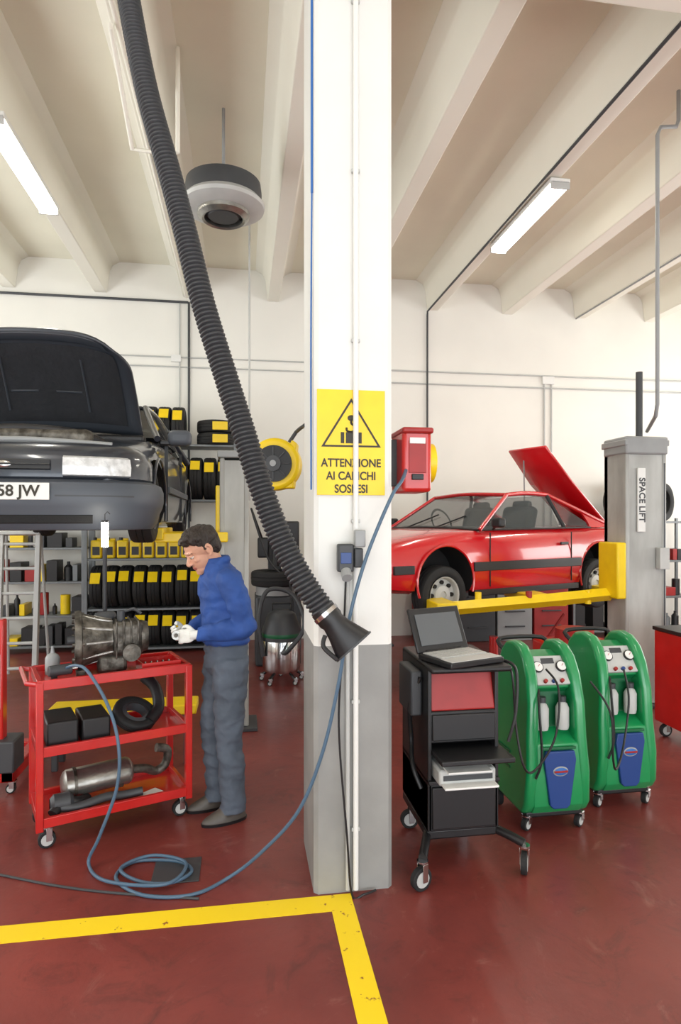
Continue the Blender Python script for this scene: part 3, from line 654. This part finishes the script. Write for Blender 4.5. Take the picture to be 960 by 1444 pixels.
bx('base',-.11,.11,-.08,.08,0,.01,M_redd,tt);[bx('side',-.11,.11,s*.08-.004,s*.08+.004,0,.05,M_red,tt,.001) for s in(-1,1)];[bx('end',s*.11-.004,s*.11+.004,-.08,.08,0,.05,M_red,tt,.001) for s in(-1,1)]
for i in range(5): cyl('bolt',(-.08+i*.035,.0,.02),(-.07+i*.035,.03,.03),.008,M_chr,tt,8)
gn=empty('impact_gun',(-1.0,3.62,.873),radians(30))
cyl('barrel',(-.05,0,.06),(.07,0,.06),.03,M_dkg,gn,16,bevel=.006);box('grip',(-.02,0,.02),(.03,.03,.08),M_blk,gn,bevel=.008);cyl('anvil',(.07,0,.06),(.1,0,.06),.012,M_chr,gn,12)
jr=empty('oil_can',(-1.08,3.80,.873))
lathe('body',[(0,0),(0,.04),(.09,.04),(.11,.03),(.12,.012),(.16,.006)],M_grey,jr,axis='Z',n=24)
wl=empty('work_lamp',(-.83,3.98,.873))
cyl('stand',(0,0,0),(0,0,.03),.04,M_blk,wl);cyl('handle',(0,0,.03),(0,0,.72),.013,M_blk,wl,12)
cyl('tube',(0,0,.72),(0,0,.87),.02,mat('work_lamp_glow',(255,250,235),.4,emis=40),wl,16);cyl('cap',(0,0,.87),(0,0,.885),.021,M_blk,wl,16)
tube('lamp_hook',[(0,0,.88),(0,0,.92),(.015,0,.935),(.03,0,.92)],.003,M_blk,wl,6)
# ---------------------------------------------------------------- A/C service machines
def ac(x0,y0,rz=0):
    e=empty('ac_service_machine',(x0,y0,0),rz);w=.205
    cheek=[(.03,.10),(-.01,.16),(-.025,.34),(-.005,.52),(.0,.72),(.035,.87),(.09,.965),(.16,1.02),(.25,1.035),(.34,1.02),(.41,.96),(.45,.86),(.475,.7),(.48,.12),(.44,.09),(.06,.09)]
    for s in(-1,1):
        a,b=(s*w,s*(w-.07));extr('side_shell',cheek,'X',min(a,b),max(a,b),M_grn,e,bevel=.030,seg=5,rot=(0,-s*.045,0))
    core=[(.02,.11),(-.012,.16),(-.018,.34),(.0,.50),(.09,.545),(.12,.56),(.12,.76),(.06,.80),(.06,.83),(.16,.955),(.26,.98),(.36,.95),(.44,.85),(.46,.12)]
    extr('core',core,'X',-w+.06,w-.06,M_grn,e,bevel=.006)
    bx('pocket_back',-.11,.11,.112,.125,.56,.77,M_grnd,e,.004)
    sl=math.atan2(.135,.10);cx,cz=.10,.89
    box('console',(0,cx,cz),(.22,.175,.02),M_lgrey,e,rot=(sl,0,0),bevel=.006)
    box('display',(.0,cx+.03,cz+.045),(.08,.035,.02),M_dkg,e,rot=(sl,0,0))
    n=Vector((0,-sin(sl),cos(sl)))
    for dx in(-.072,.072):
        p=Vector((dx,cx+.01,cz+.012));cyl('gauge',p,p+n*.025,.032,M_blk,e,24);cyl('gauge_face',p+n*.025,p+n*.027,.027,M_wht,e,24)
        tube('gauge_needle',[p+n*.028,p+n*.028+Vector((.012,.008,.01))],.0015,M_red,e,6)
    for dx in(-.05,0,.05):
        p=Vector((dx,cx-.045,cz-.055));cyl('knob',p,p+n*.025,.011,M_redd if dx else M_blue,e,12)
    for dx in(-.062,.062):
        lathe('bottle',[(.0,.0),(.0,.034),(.02,.038),(.12,.038),(.145,.026),(.15,.018),(.165,.018),(.165,0)],M_lgrey,e,(dx,.065,.565),'Z',24)
        cyl('bottle_cap',(dx,.065,.72),(dx,.065,.75),.022,M_dkg,e,16)
    extr('shield',[(-.085,.47),(.085,.47),(.095,.42),(.06,.17),(.04,.15),(-.04,.15),(-.06,.17),(-.095,.42)],'Y',-.034,-.008,M_blue,e,bevel=.006)
    sph('logo',(0,-.034,.36),(.045,.004,.028),M_grey,e);sph('logo_inner',(0,-.037,.36),(.038,.004,.021),M_bluc,e);box('logo_bar',(0,-.04,.36),(.08,.006,.012),M_redd,e)
    bx('shield_rim',-.10,.10,-.022,-.012,.475,.49,M_grnd,e,.003)
    tube('push_handle',[(-.14,.40,.95),(-.14,.47,1.01),(.14,.47,1.01),(.14,.40,.95)],.014,M_blk,e,10,4)
    bx('plinth',-.17,.17,.04,.44,.075,.11,M_blk,e,.01)
    for s in(-1,1): caster(e,s*.16,.06,.035,h=.085,ang=.6);cyl('rear_wheel',(s*.17,.4,.06),(s*.2,.4,.06),.06,M_rub,e,24)
    for s in(-1,1):
        for k in range(4): bx('vent',s*(w-.012)-.003,s*(w-.012)+.003,.2,.38,.3+k*.03,.312+k*.03,M_grnd,e,0)
    tube('service_hose',[(-.10,.03,.80),(-.13,-.04,.7),(-.12,-.05,.45),(-.15,-.04,.33)],.007,M_blk,e,8,6)
    return e
ac(1.745,3.27);ac(2.31,3.48)
tube('service_cable',[(1.33,3.12,1.03),(1.35,3.0,.98),(1.37,2.99,.7),(1.41,2.98,.50),(1.5,3.03,.47),(1.62,3.06,.62),(1.67,3.12,.85),(1.66,3.24,.93)],.006,M_blk,None,8,8)
tube('service_cable',[(1.93,3.25,.85),(1.99,3.15,.7),(2.0,3.14,.45),(2.06,3.2,.37),(2.18,3.32,.45),(2.24,3.36,.7),(2.26,3.44,.86)],.006,M_blk,None,8,8)
# ---------------------------------------------------------------- diagnostic trolley
dt=empty('diagnostic_trolley',(1.095,3.25,0));x0,x1,y0,y1=-.185,.185,-.25,.25
bx('cabinet_side',x0,x0+.02,y0,y1,.2,1.02,M_blk,dt);bx('cabinet_side_r',x1-.02,x1,y0,y1,.2,1.02,M_blk,dt);bx('cabinet_back',x0,x1,y1-.02,y1,.2,1.02,M_blk,dt)
bx('cabinet_bottom',x0,x1,y0,y1,.2,.44,M_blk,dt,.008);bx('lower_door',x0+.02,x1-.02,y0-.012,y0,.215,.425,M_blk,dt,.008)
bx('mid_shelf',x0,x1,y0-.02,y1,.44,.46,M_blk,dt);bx('upper_block',x0+.01,x1-.01,y0+.0,y1,.64,.80,M_blk,dt,.008);bx('upper_door',x0+.02,x1-.02,y0-.012,y0,.655,.785,M_blk,dt,.006)
extr('red_panel',[(-.25,.80),(-.20,.99),(.22,.99),(.24,.80)],'X',x0+.015,x1-.015,M_redd,dt,bevel=.01)
bx('pull_shelf',x0+.02,x1+.02,y0-.16,y0+.1,.585,.61,M_blk,dt,.006);bx('printer',x0+.03,x1-.05,y0-.09,y0+.3,.462,.54,M_lgrey,dt,.012)
bx('printer_tray',x0+.04,x1-.06,y0-.15,y0-.05,.468,.478,M_wht,dt,.002);bx('paper',x0+.06,x1-.09,y0-.14,y0,.54,.548,M_wht,dt,.001);bx('printer_slot',x0+.05,x1-.07,y0-.094,y0-.088,.49,.515,M_dkg,dt,.001)
bx('top_tray',x0-.0,x1+.05,y0-.06,y1,1.00,1.03,M_blk,dt,.012)
bx('base_frame',x0-.0,x1+.0,y0+.02,y1,.15,.2,M_blk,dt,.01)
tube('base_leg',[(x0+.03,y0+.1,.17),(x0-.03,y0-.05,.165),(x0-.065,y0-.13,.15)],.022,M_blk,dt,10,4);caster(dt,x0-.075,y0-.135,.055,h=.14,ang=.4)
tube('base_leg',[(x1-.03,y0+.1,.17),(x1+.05,y0-.02,.165),(x1+.10,y0-.08,.15)],.022,M_blk,dt,10,4);caster(dt,x1+.10,y0-.08,.055,h=.14,ang=1.1)
for s in(x0+.03,x1-.03): caster(dt,s,y1-.04,.052,h=.15)
tube('cable_bundle',[(x0-.01,y0+.1,.95),(x0-.05,y0+.15,.8),(x0-.03,y0+.2,.6),(x0-.05,y0+.1,.5),(x0-.02,y0+.05,.4)],.012,M_blk,dt,8,8)
tube('probe_cable',[(x1+.02,y0+.1,1.03),(x1+.08,y0-.02,1.01),(x1+.07,y0-.05,.8),(x1+.03,y0-.05,.65)],.008,M_blk,dt,8,8)
bx('side_module',x0-.06,x0,y0+.1,y0+.35,.75,.98,M_dkg,dt,.01)
lt=empty('laptop',(1.095,3.11,1.032),radians(20))
bx('base',-.17,.17,-.17,.10,0,.03,M_blk,lt,.006);bx('palm_rest',-.16,.16,-.165,-.075,.030,.033,M_lgrey,lt,.001);bx('keyboard',-.15,.15,-.07,.085,.030,.034,M_lgrey,lt,.001)
for r in range(4):
    for c in range(12): bx('key',-.145+c*.0245,-.124+c*.0245,-.064+r*.037,-.034+r*.037,.034,.037,M_lgrey,lt,0)
box('screen_lid',(0,.155,.135),(.34,.015,.24),M_blk,lt,rot=(radians(-24),0,0),bevel=.006)
box('screen',(0,.146,.14),(.275,.004,.17),M_scr,lt,rot=(radians(-24),0,0),bevel=.001)
bx('hinge',-.12,.12,.09,.12,.01,.04,M_blk,lt,.006)
# ---------------------------------------------------------------- mechanic
M_skin=mat('skin',(208,156,130),.5,var=.08,scale=20);M_hair=mat('hair',(46,35,28),.55,bump=1,bscale=120,var=.4,scale=60,stretch=(1,1,.3))
M_jac=mat('jacket_blue',(40,78,150),.75,var=.25,scale=9,bump=.4,bscale=35);M_trou=mat('trousers_grey',(84,93,106),.8,var=.22,scale=9,bump=.4,bscale=30)
M_shoe=mat('shoe',(86,80,74),.5,var=.2,scale=12);M_glv=mat('glove',(222,222,216),.8,bump=.3,bscale=90);M_lip=mat('lip',(168,98,86),.5)
mech=empty('mechanic',(-.105,3.80,0),radians(198))
def fused(name,pieces,mats,voxel,it,disp=None,xf=None):
    V=[];F=[];trees=[]
    for (pv,pf),mi in pieces:
        pv=[Vector(v) for v in pv]
        if xf: pv=[xf@v for v in pv]
        o=len(V);V+=pv;F+=[tuple(i+o for i in f) for f in pf];trees.append((BVHTree.FromPolygons(pv,pf),mi))
    ob=mk(name,V,F,mats[0],mech)
    r=ob.modifiers.new('r','REMESH');r.mode='VOXEL';r.voxel_size=voxel
    s=ob.modifiers.new('s','SMOOTH');s.factor=.5;s.iterations=it
    bpy.context.view_layer.update();dg=bpy.context.evaluated_depsgraph_get()
    me=bpy.data.meshes.new_from_object(ob.evaluated_get(dg));ob.modifiers.clear();ob.data=me
    me.materials.clear()
    for m in mats: me.materials.append(m)
    for p in me.polygons:
        best=9;bi=0
        for t,mi in trees:
            q=t.find_nearest(p.center,.05)
            if q[0] is not None and q[3]<best: best=q[3];bi=mi
        p.material_index=bi
    if disp:
        ns=[v.normal.copy() for v in me.vertices]
        for v,n in zip(me.vertices,ns): v.co=v.co+n*disp(v.co)
    me.shade_smooth();return ob
def ringloft(rows,n=28,k=5):
    rows=cr(rows,k);V=[];F=[]
    for cx,cy,z,rx,ry in rows:
        for i in range(n):
            a=2*pi*i/n;V.append((cx+rx*cos(a),cy+ry*sin(a),z))
    for j in range(len(rows)-1):
        for i in range(n):
            i2=(i+1)%n;F.append((j*n+i,j*n+i2,(j+1)*n+i2,(j+1)*n+i))
    F.append(tuple(range(n)));F.append(tuple((len(rows)-1)*n+i for i in range(n)));return V,F
def limb(P,k=6,n=20):
    Q=cr(P,k);return sweepd([q[:3] for q in Q],[q[3] for q in Q],n)
J,T,SH=0,1,2;pcs=[]
pcs.append((ringloft([(-.005,0,1.03,.132,.172),(0,0,1.06,.138,.178),(.0,0,1.14,.132,.172),(.005,0,1.24,.134,.178),(.016,0,1.33,.136,.186),(.028,0,1.40,.124,.184),(.035,0,1.455,.10,.15),(.05,0,1.49,.08,.10),(.062,0,1.52,.068,.075),(.066,0,1.532,.066,.07)]),J))
pcs.append((ringloft([(-.01,0,.84,.10,.14),(-.01,0,.90,.124,.165),(-.01,0,.97,.124,.166),(0,0,1.05,.12,.158)]),T))
for s,fx,kx in((1,-.01,.0),(-1,.025,.03)):
    pcs.append((limb([(-.01,.085*s,.95,.10),(-.005,.092*s,.85,.106),(.0+kx*.5,.097*s,.70,.094),(.01+kx,.10*s,.50,.080),(fx+.0,.10*s,.30,.074),(fx-.008,.10*s,.14,.071),(fx-.008,.10*s,.06,.078)]),T))
    ex,ey,ez=(-.045,.235,1.145) if s>0 else(-.02,-.235,1.16)
    wx,wy,wz=(.195,.11,1.105) if s>0 else(.205,-.08,1.09)
    pcs.append((limb([(.02,.13*s,1.425,.07),(.018,.185*s,1.395,.070),(-.005,.213*s,1.31,.066),(-.03,.23*s,1.22,.060),(ex,ey,ez,.060),((ex*.6+wx*.4),(ey*.6+wy*.4),(ez*.6+wz*.4),.054),(wx-.03,wy+.012*s,wz+.002,.043),(wx,wy,wz,.040)]),J))
    pcs.append((ringloft([(fx+.045,.105*s,.0,.132,.047),(fx+.045,.105*s,.018,.134,.05),(fx+.042,.105*s,.035,.126,.047),(fx+.022,.104*s,.06,.098,.043),(fx-.008,.10*s,.09,.06,.042),(fx-.012,.10*s,.13,.05,.045)],k=4),SH))
for s in(1,-1): pcs.append((limb([(-.015,.0,1.53,.022),(.012,.06*s,1.525,.022),(.075,.072*s,1.495,.020),(.125,.03*s,1.45,.016)],5,12),J))
pcs.append((ringloft([(-.002,0,1.03,.135,.174),(-.002,0,1.045,.142,.181),(-.002,0,1.065,.140,.18)],k=3),J))
def dsp(c):
    if c.z<.09: return 0
    a=noise.noise(Vector((c.x*9,c.y*9,c.z*16)));b=noise.noise(Vector((c.x*22+3,c.y*22,c.z*30)))
    k=.013 if c.z<1.02 else .011
    f=sin((c.z*55)+noise.noise(c*6)*7+c.x*18)
    g=(1-abs(noise.noise(Vector((c.x*6+c.z*5,c.y*6,c.z*10-c.x*8)))*2.2))
    return k*a+.004*b+.0018*f+.005*max(g,0)**3
fused('clothed_body',pcs,[M_jac,M_trou,M_shoe],.007,2,dsp)
for s,fx in((1,-.01),(-1,.025)):
    V,F=ringloft([(fx+.045,.105*s,.0,.134,.049),(fx+.045,.105*s,.018,.137,.052)],k=1);mk('shoe_sole',V,F,M_blk,mech)
H=Matrix.Translation((.138,0,1.578))@Matrix.Rotation(radians(6),4,'Z')@Matrix.Rotation(radians(30),4,'Y')@Matrix.Scale(1.06,4)
hp=[(ellip((-.008,0,.038),(.095,.074,.084)),0),(ellip((.03,0,-.03),(.062,.058,.078)),0),(ellip((.045,0,-.082),(.042,.040,.034)),0),(ellip((.068,0,-.098),(.02,.022,.018)),0),
    (limb([(.082,0,.012,.008),(.096,0,-.012,.0095),(.107,0,-.028,.0115),(.098,0,-.036,.012)],5,10),0),(ellip((.094,.012,-.034),(.010,.008,.007)),0),(ellip((.094,-.012,-.034),(.010,.008,.007)),0),
    (ellip((.075,0,.028),(.018,.05,.011)),0),
    (ellip((.084,0,-.060),(.010,.022,.0055)),2),(ellip((.082,0,-.069),(.010,.019,.006)),2),(ellip((.05,.036,-.02),(.03,.02,.02)),0),(ellip((.05,-.036,-.02),(.03,.02,.02)),0)]
for s in(-1,1):
    hp.append((limb([(-.002,.073*s,.022,.007),(-.018,.083*s,.028,.008),(-.026,.086*s,.008,.008),(-.018,.082*s,-.018,.007),(-.002,.074*s,-.030,.008)],4,10),0))
    hp.append((ellip((-.010,.074*s,.0),(.016,.008,.022)),0))
    hp.append((limb([(.083,.014*s,.024,.004),(.083,.03*s,.030,.0045),(.072,.048*s,.024,.0035)],4,8),1))
    hp.append((limb([(.0,.073*s,.035,.007),(.003,.074*s,.012,.006)],4,8),1))
    hp.append((ellip((.015,.055*s,.088),(.052,.028,.034)),1))
hp+=[(ellip((-.024,0,.060),(.098,.083,.080)),1),(ellip((-.058,0,.012),(.058,.073,.074)),1),(ellip((.040,.015,.106),(.050,.055,.027)),1),(ellip((.066,-.015,.092),(.030,.040,.020)),1),(ellip((.070,.03,.085),(.020,.018,.020)),1),(ellip((.0,.0,.122),(.062,.057,.024)),1)]
Hi=H.inverted()
def hd(c):
    l=Hi@c
    if l.z>.060 or l.x<-.045: return .006*noise.noise(Vector((l.x*50,l.y*50,l.z*30)))+.004*noise.noise(l*25)
    return 0
fused('head',hp,[M_skin,M_hair,M_lip],.0034,2,hd,H)
V,F=limb([(.035,0,1.45,.062),(.065,0,1.50,.058),(.09,0,1.54,.056),(.112,0,1.575,.055)]);mk('neck',V,F,M_skin,mech)
M_eye=mat('eye_white',(225,220,212),.3);M_iris=mat('iris',(40,26,18),.3)
for s in(-1,1):
    for nm,c,r,mm in(('eye',(.0765,.031*s,.006),(.0105,.013,.010),M_eye),('iris',(.0845,.031*s,.002),(.004,.0055,.0055),M_iris),('eyelid',(.0775,.031*s,.0115),(.0115,.0145,.0080),M_skin)):
        V,F=ellip(c,r);V=[H@Vector(v) for v in V];mk(nm,V,F,mm,mech)
def hand(name,w,xd,zd,ts,curl):
    x=Vector(xd).normalized();z=Vector(zd);z=(z-x*z.dot(x)).normalized();y=z.cross(x)
    Mx=Matrix(((x.x,y.x,z.x,w[0]),(x.y,y.y,z.y,w[1]),(x.z,y.z,z.z,w[2]),(0,0,0,1)))
    P=[(ellip((.052,0,0),(.052,.041,.017)),0),(ellip((.075,0,.002),(.03,.040,.015)),0),(limb([(-.03,0,0,.027),(.0,0,0,.026),(.03,0,0,.026)],3,14),0),(ellip((.035,.022*ts,-.008),(.032,.018,.016)),0)]
    for i,(yy,L) in enumerate([(.031,.068),(.0105,.080),(-.0105,.075),(-.030,.058)]):
        yy*=ts;p=Vector((.088-abs(yy)*.12,yy,0));a=0;pp=[tuple(p-Vector((.015,0,0)))+(.010,),tuple(p)+(.0102,)]
        for k,(fr,c) in enumerate([(.45,curl+.05*i),(.32,curl*1.25),(.23,curl*.9)]):
            a+=c;p=p+Vector((cos(a),yy*.4,-sin(a)))*L*fr;pp.append(tuple(p)+(.0095-.0008*k,))
        P.append((limb(pp,3,10),0))
    P.append((limb([(.025,.03*ts,-.008,.013),(.050,.052*ts,-.018,.0125),(.075,.058*ts,-.032,.011),(.095,.048*ts,-.044,.0095)],4,10),0))
    fused(name,P,[M_glv],.003,2,None,Mx)
hand('hand_left',(.20,.105,1.103),(.80,-.50,-.12),(.5,.8,.25),-1,.62)
hand('hand_right',(.21,-.078,1.088),(.85,.42,.02),(.35,-.75,-.45),1,.60)
V,F=sweepd([(.275,-.045,1.085),(.30,.055,1.10)],.026,20);mk('held_bearing',V,F,M_alu,mech)
cyl('held_shaft',(.265,-.085,1.08),(.31,.09,1.105),.011,M_cast,mech,14)
box('chest_badge',(.125,.085,1.36),(.012,.032,.032),M_wht,mech,rot=(0,0,.6))
# ---------------------------------------------------------------- lights / world / camera
def area(name,loc,rot,sx,sy,e,c):
    l=bpy.data.lights.new(name,'AREA');l.shape='RECTANGLE';l.size=sx;l.size_y=sy;l.energy=e;l.color=c
    o=bpy.data.objects.new(name,l);S.collection.objects.link(o);o.location=loc;o.rotation_euler=rot;return o
area('daylight_door',(1.5,-7.8,2.5),(radians(97),0,0),13,4.8,620,(.90,.95,1))
area('added_ceiling_uplight',(1.5,-3.5,.25),(radians(138),0,0),12,2.6,330,(.97,.98,.97))  # added unseen area light aimed upward, only to brighten the ceiling
area('added_side_fill_left',(-5.9,4.5,2.7),(0,radians(-115),0),2.8,8,420,(.94,.98,1))  # added fill light before a windowless wall, lifts back wall and ceiling
area('added_side_fill_right',(9.4,5,2.7),(0,radians(115),0),2.8,8,480,(.98,.98,.97))  # matching added fill from the right, out of view, no window modelled
wd=bpy.data.worlds.new('World');S.world=wd;wd.use_nodes=True
wd.node_tree.nodes['Background'].inputs[0].default_value=(.85,.93,1,1);wd.node_tree.nodes['Background'].inputs[1].default_value=1.0
cd=bpy.data.cameras.new('camera');cam=bpy.data.objects.new('camera',cd);S.collection.objects.link(cam)
cd.sensor_fit='VERTICAL';cd.sensor_height=36;cd.lens=880/1444*36;cd.shift_y=.009
cam.location=(0,0,1.75);cam.rotation_euler=(radians(90),0,radians(-8.9));S.camera=cam
S.view_settings.view_transform='Standard';S.view_settings.exposure=0
